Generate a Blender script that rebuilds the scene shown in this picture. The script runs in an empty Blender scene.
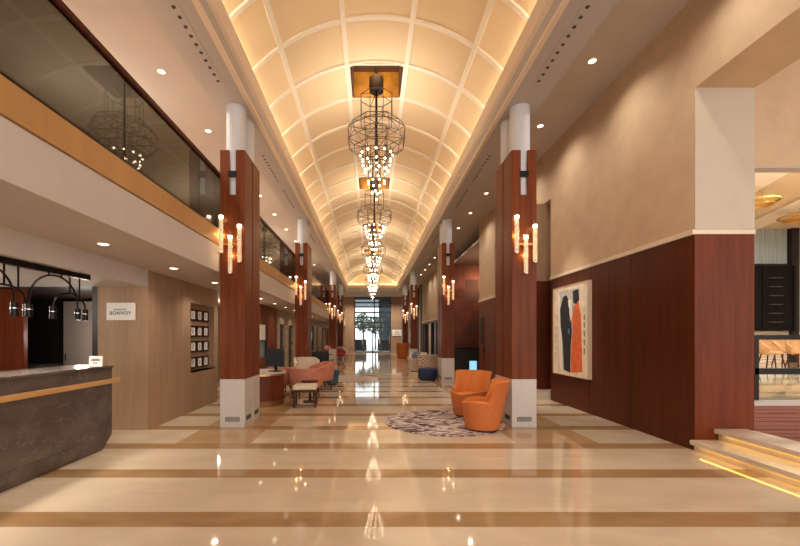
import bpy, bmesh, math, random
from mathutils import Vector, Matrix
random.seed(7)
S = bpy.context.scene
COL = S.collection
PI = math.pi
F, VX, VY, EYE = 390.0, 371.2, 337.0, 1.5

def P(px, py, Y):
    return Vector(((px - VX) * Y / F, Y, EYE - (py - VY) * Y / F))

# ------------------------------------------------------------------ materials
def lin(c):
    return tuple(((v / 255) / 12.92 if v / 255 <= .04045 else ((v / 255 + .055) / 1.055) ** 2.4) for v in c) + (1,)

MATS = {}
def mat(name, rgb, rough=.5, metal=0, spec=.5, noise=0, nscale=6, stretch=(1, 1, 1), coat=0, bump=0, rgb2=None, detail=4):
    m = bpy.data.materials.new(name); m.use_nodes = True
    nt = m.node_tree; b = nt.nodes['Principled BSDF']
    b.inputs['Roughness'].default_value = rough
    b.inputs['Metallic'].default_value = metal
    b.inputs['Specular IOR Level'].default_value = spec
    b.inputs['Coat Weight'].default_value = coat
    b.inputs['Coat Roughness'].default_value = .08
    b.inputs['Base Color'].default_value = lin(rgb)
    if noise or rgb2 or bump:
        tc = nt.nodes.new('ShaderNodeTexCoord'); mp = nt.nodes.new('ShaderNodeMapping')
        mp.inputs['Scale'].default_value = stretch
        nz = nt.nodes.new('ShaderNodeTexNoise'); nz.inputs['Scale'].default_value = nscale; nz.inputs['Detail'].default_value = detail
        nt.links.new(tc.outputs['Object'], mp.inputs['Vector']); nt.links.new(mp.outputs['Vector'], nz.inputs['Vector'])
        if noise or rgb2:
            r = nt.nodes.new('ShaderNodeValToRGB')
            c2 = rgb2 if rgb2 else tuple(max(0, v * (1 - noise)) for v in rgb)
            r.color_ramp.elements[0].position = .35; r.color_ramp.elements[0].color = lin(c2)
            r.color_ramp.elements[1].position = .65; r.color_ramp.elements[1].color = lin(rgb)
            nt.links.new(nz.outputs['Fac'], r.inputs['Fac']); nt.links.new(r.outputs['Color'], b.inputs['Base Color'])
        if bump:
            bp = nt.nodes.new('ShaderNodeBump'); bp.inputs['Strength'].default_value = bump; bp.inputs['Distance'].default_value = .01
            nt.links.new(nz.outputs['Fac'], bp.inputs['Height']); nt.links.new(bp.outputs['Normal'], b.inputs['Normal'])
    MATS[name] = m
    return m

def emit(name, rgb, strength):
    m = bpy.data.materials.new(name); m.use_nodes = True
    b = m.node_tree.nodes['Principled BSDF']
    b.inputs['Base Color'].default_value = lin(rgb)
    b.inputs['Emission Color'].default_value = lin(rgb); b.inputs['Emission Strength'].default_value = strength
    MATS[name] = m
    return m

def glass(name, tint, gloss_rough=.02, ior=1.45, fac=None):
    m = bpy.data.materials.new(name); m.use_nodes = True
    nt = m.node_tree; nt.nodes.remove(nt.nodes['Principled BSDF'])
    out = nt.nodes['Material Output']
    tr = nt.nodes.new('ShaderNodeBsdfTransparent'); tr.inputs['Color'].default_value = tint + (1,)
    gl = nt.nodes.new('ShaderNodeBsdfGlossy'); gl.inputs['Roughness'].default_value = gloss_rough
    fr = nt.nodes.new('ShaderNodeFresnel'); fr.inputs['IOR'].default_value = ior
    mx = nt.nodes.new('ShaderNodeMixShader')
    ge = nt.nodes.new('ShaderNodeNewGeometry'); iv = nt.nodes.new('ShaderNodeMath'); iv.operation = 'SUBTRACT'; iv.inputs[0].default_value = 1
    ml = nt.nodes.new('ShaderNodeMath'); ml.operation = 'MULTIPLY'      # outer faces mirror, inner faces only let light out
    nt.links.new(ge.outputs['Backfacing'], iv.inputs[1]); nt.links.new(iv.outputs[0], ml.inputs[0]); nt.links.new(fr.outputs[0], ml.inputs[1])
    nt.links.new(ml.outputs[0], mx.inputs[0]); nt.links.new(tr.outputs[0], mx.inputs[1]); nt.links.new(gl.outputs[0], mx.inputs[2])
    nt.links.new(mx.outputs[0], out.inputs['Surface'])
    MATS[name] = m
    return m

class NT:
    """small node-math helper"""
    def __init__(s, name, rough, spec=.5):
        s.m = bpy.data.materials.new(name); s.m.use_nodes = True; s.nt = s.m.node_tree
        s.b = s.nt.nodes['Principled BSDF']; s.b.inputs['Roughness'].default_value = rough; s.b.inputs['Specular IOR Level'].default_value = spec
        tc = s.nt.nodes.new('ShaderNodeTexCoord'); s.obj = tc.outputs['Object']
        sp = s.nt.nodes.new('ShaderNodeSeparateXYZ'); s.nt.links.new(s.obj, sp.inputs[0]); s.x, s.y, s.z = sp.outputs
        MATS[name] = s.m
    def put(s, v, inp):
        if isinstance(v, (int, float)): inp.default_value = v
        else: s.nt.links.new(v, inp)
    def math(s, op, a, b=0.0):
        n = s.nt.nodes.new('ShaderNodeMath'); n.operation = op; s.put(a, n.inputs[0]); s.put(b, n.inputs[1]); return n.outputs[0]
    def noise(s, scale, stretch=(1, 1, 1), detail=5, dist=0):
        mp = s.nt.nodes.new('ShaderNodeMapping'); mp.inputs['Scale'].default_value = stretch; s.nt.links.new(s.obj, mp.inputs[0])
        n = s.nt.nodes.new('ShaderNodeTexNoise'); n.inputs['Scale'].default_value = scale; n.inputs['Detail'].default_value = detail
        n.inputs['Distortion'].default_value = dist
        s.nt.links.new(mp.outputs[0], n.inputs['Vector']); return n.outputs['Fac']
    def ramp(s, fac, stops):
        r = s.nt.nodes.new('ShaderNodeValToRGB'); e = r.color_ramp.elements
        while len(e) < len(stops): e.new(.5)
        for q, (p, c) in zip(e, stops): q.position = p; q.color = lin(c)
        s.put(fac, r.inputs[0]); return r.outputs[0]
    def mix(s, f, a, b):
        n = s.nt.nodes.new('ShaderNodeMix'); n.data_type = 'RGBA'
        s.put(f, n.inputs['Factor'])
        for v, i in ((a, n.inputs[6]), (b, n.inputs[7])):
            if isinstance(v, tuple): i.default_value = lin(v)
            else: s.nt.links.new(v, i)
        return n.outputs[2]
    def base(s, c): s.nt.links.new(c, s.b.inputs['Base Color']); return s.m

# polished marble floor with darker cross bands every bay and two darker runs along the columns
n = NT('floor_marble', .05, .45)
ph = n.math('FRACT', n.math('DIVIDE', n.math('SUBTRACT', n.y, 3.12 - 1.08 * 20), 1.078))
band = n.math('LESS_THAN', ph, .245)
far = n.math('GREATER_THAN', n.y, 5.26)
def between(v, a, b): return n.math('MULTIPLY', n.math('GREATER_THAN', v, a), n.math('LESS_THAN', v, b))
run = n.math('MULTIPLY', n.math('ADD', between(n.x, -2.76, -1.70), between(n.x, 2.05, 3.22)), far)
cl = n.ramp(n.noise(1.1, (1, 2.5, 1), 8, .6), [(.3, (202, 182, 156)), (.55, (212, 193, 167)), (.75, (220, 203, 178))])
cd = n.ramp(n.noise(1.3, (1, 2.2, 1), 8, 1.0), [(.3, (156, 122, 84)), (.6, (170, 136, 98)), (.8, (180, 148, 110))])
cr = n.ramp(n.noise(1.6, (1, 1, 1), 8, 1.2), [(.3, (178, 146, 106)), (.6, (190, 158, 118)), (.8, (200, 170, 132))])
n.base(n.mix(band, n.mix(run, cl, cr), cd))

n = NT('rug_pattern', .95, .1)
fac = n.noise(2.3, (1, 2.6, 1), 5, 1.6)
n.base(n.ramp(fac, [(.42, (74, 52, 58)), (.47, (190, 170, 164)), (.54, (220, 204, 196)), (.60, (84, 60, 66))]))

n = NT('dark_marble', .22, .5)
v1 = n.math('ABSOLUTE', n.math('SUBTRACT', n.noise(1.5, (1, 1, 1.4), 7, 2.2), .5))
v2 = n.noise(2.6, (1, 1, 1.4), 5, .5)
n.base(n.mix(n.math('LESS_THAN', v1, .005), n.ramp(v2, [(.3, (74, 64, 60)), (.7, (98, 86, 79))]), (114, 102, 94)))

n = NT('stone_wall', .35, .4)
n.base(n.ramp(n.noise(9, (1, 1, .8), 6, 2.0), [(.35, (96, 78, 62)), (.5, (158, 138, 114)), (.7, (186, 168, 142))]))

def wood(name, dark, light, rough=.3, s=16):
    n = NT(name, rough, .3)
    n.b.inputs['Specular IOR Level'].default_value = .14; g = n.noise(s, (1, 1, .07), 6, .4); w = n.noise(2.2, (1, 1, .25), 2, .2)
    f = n.math('ADD', n.math('MULTIPLY', g, .6), n.math('MULTIPLY', w, .4))
    return n.base(n.ramp(f, [(.32, dark), (.68, light)]))
wood('column_wood', (92, 43, 19), (128, 66, 32), .34)
wood('wall_wood', (76, 36, 19), (97, 48, 28), .32)
wood('panel_wood', (93, 42, 20), (118, 56, 29), .36)
wood('red_wood', (86, 38, 20), (112, 52, 28), .4)
wood('desk_wood', (84, 38, 20), (108, 52, 30), .35)
mat('bronze', (128, 86, 46), .45, .4)
wood('gold_band', (176, 134, 84), (196, 152, 100), .45, 5)
wood('veneer', (152, 122, 96), (174, 143, 114), .42, 12)
wood('chair_wood', (60, 30, 20), (86, 46, 30), .4)
wood('handrail', (62, 26, 16), (84, 36, 22), .35)

mat('plaster', (206, 182, 158), .85, noise=.03, nscale=2)
mat('wall_plaster', (208, 178, 144), .8, noise=.05, nscale=3)
mat('soffit', (192, 180, 168), .85, noise=.02, nscale=2)
mat('beam_paint', (182, 174, 168), .75)
mat('fascia_white', (200, 192, 186), .7, noise=.02, nscale=3)
mat('white_stone', (198, 190, 183), .3, noise=.025, nscale=7)
mat('reveal_stone', (192, 176, 156), .4, noise=.02, nscale=4)
mat('shaft_white', (200, 200, 204), .5)
mat('rib', (248, 236, 214), .7)
mat('vault', (238, 213, 170), .8)
mat('cornice', (226, 206, 182), .6)
mat('black_metal', (26, 21, 19), .35, .6)
mat('bronze_wire', (72, 52, 36), .45, .3)
mat('dark', (24, 20, 19), .5)
mat('dark_brown', (46, 31, 25), .45)
mat('matt_dark', (40, 28, 24), .85, spec=.1)
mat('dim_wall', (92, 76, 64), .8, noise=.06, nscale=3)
mat('recess_gold', (190, 132, 58), .35, .55, noise=.15, nscale=5)
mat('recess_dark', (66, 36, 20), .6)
mat('chrome', (205, 200, 195), .18, 1)
mat('brass', (196, 150, 84), .3, .9)
mat('grille', (72, 66, 62), .6, .2)
mat('paper', (238, 232, 224), .8)
mat('paper_art', (242, 224, 196), .9, noise=.1, nscale=7)
mat('ink', (50, 46, 46), .7)
mat('art_black', (44, 42, 44), .85, noise=.25, nscale=9)
mat('art_orange', (238, 112, 58), .85, noise=.14, nscale=8)
mat('art_grey', (196, 192, 184), .9, noise=.1, nscale=9)
mat('art_white', (236, 230, 220), .9)
mat('art_blue', (88, 120, 170), .9)
mat('picture_edge', (214, 190, 160), .6)
mat('orange_fabric', (198, 108, 50), .75, noise=.06, nscale=30, bump=.1)
mat('orange_inner', (224, 132, 56), .75, noise=.06, nscale=30)
mat('peach_fabric', (206, 132, 106), .8, noise=.08, nscale=16)
mat('cream_fabric', (222, 206, 184), .85, noise=.06, nscale=20)
mat('navy_fabric', (28, 44, 84), .7, noise=.2, nscale=20)
mat('blue_fabric', (64, 100, 124), .8, noise=.1, nscale=20)
mat('greyblue_fabric', (104, 118, 134), .85)
mat('red_fabric', (150, 46, 40), .8)
mat('pink', (226, 150, 150), .8)
mat('rug_pale', (206, 190, 178), .95, noise=.14, nscale=5)
mat('tan_seat', (190, 150, 104), .6)
mat('gold_ring', (206, 160, 80), .3, .85)
mat('copper', (132, 84, 70), .34, .55, noise=.24, nscale=1.6)
mat('copper_dark', (92, 66, 60), .4, .4)
mat('greypanel', (158, 142, 132), .6)
mat('step_stone', (216, 200, 178), .35, noise=.05, nscale=5)
mat('ribbed_red', (150, 92, 74), .5)
mat('steel', (66, 74, 82), .35, .7)
mat('screen_blue', (120, 180, 214), .3)
mat('monitor', (52, 56, 66), .25)
mat('leaf', (66, 92, 52), .7, noise=.4, nscale=3)
mat('bark', (78, 64, 52), .9)
mat('pavement', (196, 196, 192), .9)
mat('teal_pane', (120, 150, 140), .2)
mat('bar_ceiling', (216, 194, 160), .8)
mat('bar_beam', (236, 224, 206), .8)
mat('curtain', (168, 184, 188), .7, noise=.18, nscale=26, stretch=(1, 1, .02))
mat('bottle', (60, 40, 26), .15)
glass('balcony_glass', (.36, .36, .335), .03, 1.45)
glass('clear_glass', (.86, .93, .95), .02, 1.25)
glass('tube_glass', (.97, .95, .9), .05, 1.45)
glass('dark_glass', (.30, .34, .36), .03, 1.5)
emit('bulb_glow', (255, 230, 196), 17)
emit('lamp_disc', (255, 236, 206), 5)
emit('tube_lamp', (255, 232, 196), 8)
emit('cove_glow', (255, 246, 230), 7.8)
emit('step_led', (255, 206, 96), 4)
def bubble_rod():
    m = emit('tube_core', (255, 230, 196), .35); nt = m.node_tree
    b = nt.nodes['Principled BSDF']; tr = nt.nodes.new('ShaderNodeBsdfTransparent'); mx = nt.nodes.new('ShaderNodeMixShader')
    tc = nt.nodes.new('ShaderNodeTexCoord'); nz = nt.nodes.new('ShaderNodeTexNoise'); nz.inputs['Scale'].default_value = 60
    rp = nt.nodes.new('ShaderNodeMapRange'); rp.inputs['From Min'].default_value = .4; rp.inputs['From Max'].default_value = .65; rp.inputs['To Min'].default_value = .12; rp.inputs['To Max'].default_value = .6
    nt.links.new(tc.outputs['Object'], nz.inputs['Vector']); nt.links.new(nz.outputs['Fac'], rp.inputs['Value']); nt.links.new(rp.outputs['Result'], mx.inputs[0])
    nt.links.new(tr.outputs[0], mx.inputs[1]); nt.links.new(b.outputs[0], mx.inputs[2]); nt.links.new(mx.outputs[0], nt.nodes['Material Output'].inputs['Surface'])
bubble_rod()
emit('screen_glow', (130, 190, 225), .7)

n = NT('hex_fabric', .85, .2)
a = n.math('SINE', n.math('MULTIPLY', n.z, 46)); b_ = n.math('SINE', n.math('ADD', n.math('MULTIPLY', n.x, 46), n.math('MULTIPLY', n.y, 46)))
n.base(n.mix(n.math('GREATER_THAN', n.math('MULTIPLY', a, b_), .25), (206, 188, 172), (140, 118, 108)))

n = NT('wave_wall', .6, .3)
wv = n.math('SINE', n.math('ADD', n.math('MULTIPLY', n.z, 60), n.math('MULTIPLY', n.math('SINE', n.math('MULTIPLY', n.x, 5)), 2)))
n.base(n.mix(n.math('GREATER_THAN', wv, .3), (226, 214, 198), (188, 172, 156)))

# ------------------------------------------------------------------ mesh builder
class MB:
    def __init__(s): s.bm = bmesh.new()
    def box(s, x0, x1, y0, y1, z0, z1):
        v = [s.bm.verts.new((x, y, z)) for z in (z0, z1) for y in (y0, y1) for x in (x0, x1)]
        for f in ((0, 2, 3, 1), (4, 5, 7, 6), (0, 1, 5, 4), (2, 6, 7, 3), (0, 4, 6, 2), (1, 3, 7, 5)):
            s.bm.faces.new([v[i] for i in f])
        return s
    def prism(s, pts, axis, a, b):
        """polygon pts (2D) extruded along axis from a to b"""
        def mk(p, t):
            if axis == 'y': return (p[0], t, p[1])
            if axis == 'x': return (t, p[0], p[1])
            return (p[0], p[1], t)
        A = [s.bm.verts.new(mk(p, a)) for p in pts]; B = [s.bm.verts.new(mk(p, b)) for p in pts]
        k = len(pts)
        s.bm.faces.new(A); s.bm.faces.new(B[::-1])
        for i in range(k): s.bm.faces.new((A[i], B[i], B[(i + 1) % k], A[(i + 1) % k]))
        return s
    def lathe(s, prof, seg=24, c=(0, 0, 0)):
        """prof: list of (r,z)"""
        rings = []
        for r, z in prof:
            if r < 1e-6: rings.append([s.bm.verts.new((c[0], c[1], c[2] + z))])
            else: rings.append([s.bm.verts.new((c[0] + r * math.cos(2 * PI * i / seg), c[1] + r * math.sin(2 * PI * i / seg), c[2] + z)) for i in range(seg)])
        for A, B in zip(rings, rings[1:]):
            for i in range(seg):
                j = (i + 1) % seg
                if len(A) == 1 and len(B) == 1: continue
                if len(A) == 1: s.bm.faces.new((A[0], B[i], B[j]))
                elif len(B) == 1: s.bm.faces.new((A[i], A[j], B[0]))
                else: s.bm.faces.new((A[i], A[j], B[j], B[i]))
        return s
    def cyl(s, c, r, z0, z1, seg=20, r2=None):
        return s.lathe([(0, z0), (r, z0), (r if r2 is None else r2, z1), (0, z1)], seg, c)
    def tube(s, pts, r, seg=6, closed=False):
        pts = [Vector(p) for p in pts]; rings = []; k = len(pts)
        for i, p in enumerate(pts):
            a = pts[(i - 1) % k] if (closed or i > 0) else p
            b = pts[(i + 1) % k] if (closed or i < k - 1) else p
            t = (b - a).normalized()
            u = t.cross(Vector((0, 0, 1)))
            if u.length < .05: u = t.cross(Vector((0, 1, 0)))
            u.normalize(); w = t.cross(u)
            rings.append([s.bm.verts.new(p + (u * math.cos(2 * PI * q / seg) + w * math.sin(2 * PI * q / seg)) * r) for q in range(seg)])
        for i in range(k if closed else k - 1):
            A, B = rings[i], rings[(i + 1) % k]
            for q in range(seg): s.bm.faces.new((A[q], A[(q + 1) % seg], B[(q + 1) % seg], B[q]))
        if not closed:
            s.bm.faces.new(rings[0]); s.bm.faces.new(rings[-1][::-1])
        return s
    def sphere(s, c, r, seg=12, rings=8, sc=(1, 1, 1)):
        m = Matrix.Translation(c) @ Matrix.Diagonal((sc[0], sc[1], sc[2], 1))
        bmesh.ops.create_uvsphere(s.bm, u_segments=seg, v_segments=rings, radius=r, matrix=m); return s
    def grid(s, fn, nu, nv, closed_u=False):
        V = [[s.bm.verts.new(fn(i, j)) for j in range(nv)] for i in range(nu)]
        for i in range(nu if closed_u else nu - 1):
            for j in range(nv - 1):
                s.bm.faces.new((V[i][j], V[(i + 1) % nu][j], V[(i + 1) % nu][j + 1], V[i][j + 1]))
        return s
    def build(s, name, m, parent=None, bevel=0, smooth=False, sub=0, solid=0):
        bmesh.ops.recalc_face_normals(s.bm, faces=s.bm.faces)
        me = bpy.data.meshes.new(name); s.bm.to_mesh(me); s.bm.free()
        me.materials.append(MATS[m])
        o = bpy.data.objects.new(name, me); COL.objects.link(o)
        if parent: o.parent = parent
        if smooth:
            for p in me.polygons: p.use_smooth = True
        if solid:
            md = o.modifiers.new('solid', 'SOLIDIFY'); md.thickness = solid; md.offset = 0
        if bevel:
            md = o.modifiers.new('bevel', 'BEVEL'); md.width = bevel; md.segments = 2; md.limit_method = 'ANGLE'
        if sub:
            md = o.modifiers.new('sub', 'SUBSURF'); md.levels = sub; md.render_levels = sub
        if smooth and not sub:
            md = o.modifiers.new('ws', 'EDGE_SPLIT'); md.split_angle = math.radians(40)
        return o

def tag(o, label, cat, group=None, kind=None):
    o['label'] = label; o['category'] = cat
    if group: o['group'] = group
    if kind: o['kind'] = kind
    return o
def thing(name, label, cat, loc=(0, 0, 0), rz=0, group=None, kind=None):
    o = bpy.data.objects.new(name, None); COL.objects.link(o); o.empty_display_size = .1
    o.location = loc; o.rotation_euler = (0, 0, rz)
    return tag(o, label, cat, group, kind)
def struct(o): o['kind'] = 'structure'; return o
def kids(o): return [c for c in bpy.data.objects if c.parent == o]
def dup(o, loc=None, rz=None, label=None, parent=None, tree=None):
    if tree is None:
        tree = {}
        for c in bpy.data.objects:
            if c.parent: tree.setdefault(c.parent.name, []).append(c)
    r = o.copy(); COL.objects.link(r)
    if parent: r.parent = parent
    if loc is not None: r.location = loc
    if rz is not None: r.rotation_euler = (0, 0, rz)
    if label: r['label'] = label
    for c in tree.get(o.name, []): dup(c, parent=r, tree=tree)
    return r
ORD = ['first', 'second', 'third', 'fourth', 'fifth', 'sixth', 'seventh', 'eighth', 'ninth', 'tenth', 'eleventh', 'twelfth', 'thirteenth', 'fourteenth', 'fifteenth', 'sixteenth', 'seventeenth', 'eighteenth', 'nineteenth', 'twentieth']

def light(kind, loc, energy, rgb=(255, 214, 160), size=.1, rot=(0, 0, 0), spot=None, name='lamp_or_fill_light'):  # serves fixture lamps and added fill lights alike
    d = bpy.data.lights.new(name, kind); d.energy = energy; d.color = lin(rgb)[:3]
    if kind == 'AREA': d.size = size
    else: d.shadow_soft_size = size
    if kind == 'SPOT': d.spot_size = math.radians(spot or 120); d.spot_blend = 1
    o = bpy.data.objects.new(name, d); COL.objects.link(o); o.location = loc; o.rotation_euler = rot
    return o

YB, YE = -5.0, 38.0          # hall from behind the camera to the entrance wall
CX = .11                     # hall axis
SOF = 6.0                    # upper soffit height
WARM = (255, 245, 232)

# ------------------------------------------------------------------ setting: floor, unseen outer shell that keeps world light out
struct(MB().box(-9, 18, YB, YE + .3, -.15, 0).build('floor', 'floor_marble'))
struct(MB().box(-9, 18, YB, YE + .3, 7.7, 7.8).build('ceiling_roof', 'plaster'))
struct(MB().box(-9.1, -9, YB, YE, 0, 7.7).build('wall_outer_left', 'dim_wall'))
struct(MB().box(18, 18.1, YB, YE, 0, 7.7).build('wall_outer_right', 'plaster'))

# barrel vault
R, ZC = 2.907, 4.033
PA = [-53, -34.8, -11.8, 11.8, 34.8, 53]
RY0, RP = 7.69 - 1.08 * 12, 1.08
NB = 36
VEND = RY0 + RP * NB
def vp(a, y, r=R): return (CX + r * math.sin(math.radians(a)), y, ZC + r * math.cos(math.radians(a)))
NICHE = [12, 17, 22, 27, 32]                       # bays that hold a chandelier recess
mb = MB()
for k in range(NB):
    for c in range(5):
        if c == 2 and k in NICHE: continue
        a0, a1 = PA[c], PA[c + 1]; q = 6
        mb.grid(lambda i, j: vp(a0 + (a1 - a0) * i / q, RY0 + RP * (k + j)), q + 1, 2)
o = struct(mb.build('ceiling', 'vault', smooth=True))
mb = MB()
for k in range(NB + 1):                            # transverse ribs
    y = RY0 + RP * k
    for i in range(24):
        a0 = -53 + 106 * i / 24; a1 = a0 + 106 / 24
        p = [vp(a0, y - .04, R - .035), vp(a1, y - .04, R - .035), vp(a1, y + .04, R - .035), vp(a0, y + .04, R - .035),
             vp(a0, y - .04, R + .01), vp(a1, y - .04, R + .01), vp(a1, y + .04, R + .01), vp(a0, y + .04, R + .01)]
        v = [mb.bm.verts.new(q) for q in p]
        for f in ((0, 1, 2, 3), (0, 4, 5, 1), (3, 2, 6, 7)): mb.bm.faces.new([v[t] for t in f])
struct(mb.build('trim_1', 'rib'))
mb = MB()
for a in PA[1:-1]:                                 # ribs along the hall
    d = math.degrees(.045 / R)
    mb.prism([(CX + r * math.sin(math.radians(t)), ZC + r * math.cos(math.radians(t))) for t, r in ((a - d, R - .04), (a + d, R - .04), (a + d, R + .02), (a - d, R + .02))], 'y', RY0, VEND)
struct(mb.build('trim_2', 'rib'))
for i, k in enumerate(NICHE):                      # recess above each chandelier
    y0, y1 = RY0 + RP * k + .06, RY0 + RP * (k + 1) - .06
    x0, x1 = CX - .5, CX + .5; zt = 7.42; zb = 6.86
    bm = MB()
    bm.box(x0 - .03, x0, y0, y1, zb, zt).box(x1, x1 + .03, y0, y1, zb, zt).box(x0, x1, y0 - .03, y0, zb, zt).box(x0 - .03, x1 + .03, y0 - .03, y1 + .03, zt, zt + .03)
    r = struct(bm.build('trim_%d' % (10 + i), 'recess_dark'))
    struct(MB().box(x0, x1, y1, y1 + .03, zb, zt).build('recess_back', 'recess_gold', r))
    bm = MB()                                       # flat margin around the recess opening
    for xa, xb, ya, yb in ((CX - .62, x0 - .03, y0 - .06, y1 + .06), (x1 + .03, CX + .62, y0 - .06, y1 + .06), (x0 - .03, x1 + .03, y0 - .06, y0 - .03), (x0 - .03, x1 + .03, y1 + .03, y1 + .06)):
        bm.box(xa, xb, ya, yb, 6.872, 6.90)
    struct(bm.build('recess_margin', 'rib', r))
    light('AREA', (CX, y0 + .08, zt - .34), 11, (255, 226, 170), .12, (math.radians(96), 0, 0))

# beams with cove along both sides of the vault
for sgn, nm in ((-1, 'left'), (1, 'right')):
    X = lambda d: CX + sgn * d
    pts = [(2.15, 5.40), (2.75, 5.40), (2.75, 6.3), (2.42, 6.3), (2.42, 5.72), (2.22, 5.72), (2.15, 5.78)]
    struct(MB().prism([(X(d), z) for d, z in pts], 'y', YB, VEND + .3).build('trim_beam_' + nm, 'beam_paint'))
    pts = [(2.15, 5.66), (2.10, 5.70), (2.07, 5.86), (2.07, 5.92), (2.10, 5.92), (2.15, 5.78)]
    struct(MB().prism([(X(d), z) for d, z in pts], 'y', YB, VEND + .3).build('trim_cornice_' + nm, 'cornice'))
    struct(MB().prism([(X(d), z) for d, z in ((2.11, 5.375), (2.18, 5.375), (2.18, 5.40), (2.15, 5.44), (2.11, 5.42))], 'y', YB, VEND + .3).build('trim_lip_' + nm, 'cornice'))
    o = MB().box(min(X(2.24), X(2.32)), max(X(2.24), X(2.32)), YB, VEND, 5.73, 5.75).build('cove_light', 'cove_glow')
    tag(o, 'warm glowing light strip in the cove along the %s edge of the vault' % nm, 'light', 'cove lights')
# vault end gable and cornice
struct(MB().box(-3.2, 3.4, VEND, VEND + .1, 5.92, 7.7).build('wall_gable', 'vault'))
struct(MB().box(-2.1, 2.3, VEND - .32, VEND + .3, 5.40, 5.78).build('trim_3', 'beam_paint'))
struct(MB().box(-2.1, 2.3, VEND - .36, VEND - .3, 5.70, 5.92).build('trim_4', 'cornice'))
o = MB().box(-2.0, 2.2, VEND - .2, VEND - .12, 5.79, 5.81).build('cove_light', 'cove_glow')
tag(o, 'warm glowing light strip in the cove across the far end of the vault', 'light', 'cove lights')
# upper soffits
struct(MB().box(-9, CX - 2.75, YB, YE, SOF, SOF + .1).build('ceiling_left', 'soffit'))
struct(MB().box(CX + 2.75, 5.06, YB, YE, SOF, SOF + .1).build('ceiling_right', 'soffit'))
struct(MB().box(-2.7, 3.0, VEND + .3, YE, 5.40, 5.5).build('ceiling_end', 'soffit'))
# front edge above the opening behind the camera
struct(MB().box(-9, 18, YB - .1, YB, 6.2, 7.8).build('wall_front', 'plaster'))

# ------------------------------------------------------------------ left: balcony
BX = -2.52
struct(MB().box(-9, BX - .02, YB, YE, 2.58, 3.02).build('ceiling_low', 'soffit'))
struct(MB().box(BX - .02, BX - .005, YB, YE, 2.58, 3.0).build('trim_fascia', 'fascia_white'))
struct(MB().box(BX - .3, BX, YB, YE, 3.025, 3.29).build('trim_band', 'gold_band', bevel=.006))
struct(MB().box(-6.4, -6.2, YB, YE, 3.02, SOF).build('wall_upper', 'veneer'))
struct(MB().box(-6.2, BX - .3, YB, YE, 3.02, 3.10).build('floor_upper', 'plaster'))
rail = thing('balcony_railing', 'dark tinted glass balcony railing with reddish wood handrail above the tan band', 'railing', (BX, 0, 3.29))
MB().box(-.075, -.005, YB, YE, .90, .965).build('handrail', 'handrail', rail, bevel=.01)
y = 4.05 - 1.75 * 5
while y < YE - 1:
    MB().box(-.05, -.034, y + .006, y + 1.744, -.04, .90).build('glass_panel', 'balcony_glass', rail)
    y += 1.75
MB().box(-.07, -.015, YB, YE, 0, .03).build('base_channel', 'black_metal', rail)

# ------------------------------------------------------------------ left: reception
struct(MB().box(-9, -3.6, YB, 6.29, 2.31, 2.58).build('ceiling_reception', 'fascia_white'))
w = MB()                                                       # veneered wall block with a picture niche
w.box(-4.41, -3.6, 6.29, 7.78, 0, 2.58).box(-4.41, -3.6, 8.94, 9.15, 0, 2.58).box(-4.41, -3.6, 7.78, 8.94, 0, .80).box(-4.41, -3.6, 7.78, 8.94, 2.18, 2.58).box(-4.41, -3.73, 7.78, 8.94, .80, 2.18)
struct(w.build('wall_left', 'veneer'))
struct(MB().box(-9, -5.90, 6.62, 6.70, 0, 2.31).build('wall_back', 'red_wood'))
struct(MB().box(-9, -4.41, 8.3, 8.4, 0, 2.58).build('wall_back', 'dark'))
struct(MB().box(-9, -4.41, 6.29, 8.3, 2.31, 2.4).build('ceiling_office', 'dark_brown'))
struct(MB().box(-4.5, -4.41, 6.29, 9.15, 0, 2.58).build('wall_side', 'dark_brown'))
o = thing('door', 'flat grey door leaf in the dark doorway behind the reception desk', 'door', (-6.12, 8.24, 0))
MB().box(-.36, .36, -.03, .05, 0, 2.25).build('door_leaf', 'greypanel', o, bevel=.004)
MB().tube([(-.3, -.05, 1.0), (-.3, -.05, 1.14)], .012).build('door_handle', 'chrome', o)
o = thing('back_counter', 'dark low cabinet with grey top in the recess behind the reception desk', 'cabinet', (-7.0, 8.0, 0))
MB().box(-.5, .42, -.3, .28, 0, .9).build('body', 'dark', o)
MB().box(-.52, .44, -.32, .28, .9, .94).build('counter_top', 'grille', o)

# reception desk
d = thing('reception_desk', 'long dark grey veined marble reception desk with a bronze strip', 'desk', (-3.5, 5.27, 0))
MB().box(-.6, 0, -9, 0, .20, 1.09).build('body', 'dark_marble', d, bevel=.006)
m_ = MB()
vt = [(-.56, -9, 0), (-.07, -9, 0), (-.07, -.09, 0), (-.56, -.09, 0), (-.6, -9, .2), (0, -9, .2), (0, 0, .2), (-.6, 0, .2)]
v = [m_.bm.verts.new(q) for q in vt]
for f in ((0, 1, 2, 3), (4, 5, 6, 7), (0, 1, 5, 4), (1, 2, 6, 5), (2, 3, 7, 6), (3, 0, 4, 7)): m_.bm.faces.new([v[i] for i in f])
m_.build('plinth', 'dark_marble', d)
MB().box(-.62, .015, -9, .015, 1.09, 1.12).build('counter_top', 'dark_marble', d, bevel=.006)
MB().box(-.02, .06, -9, .11, .885, .94).build('bronze_strip', 'gold_band', d, bevel=.008)

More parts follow.
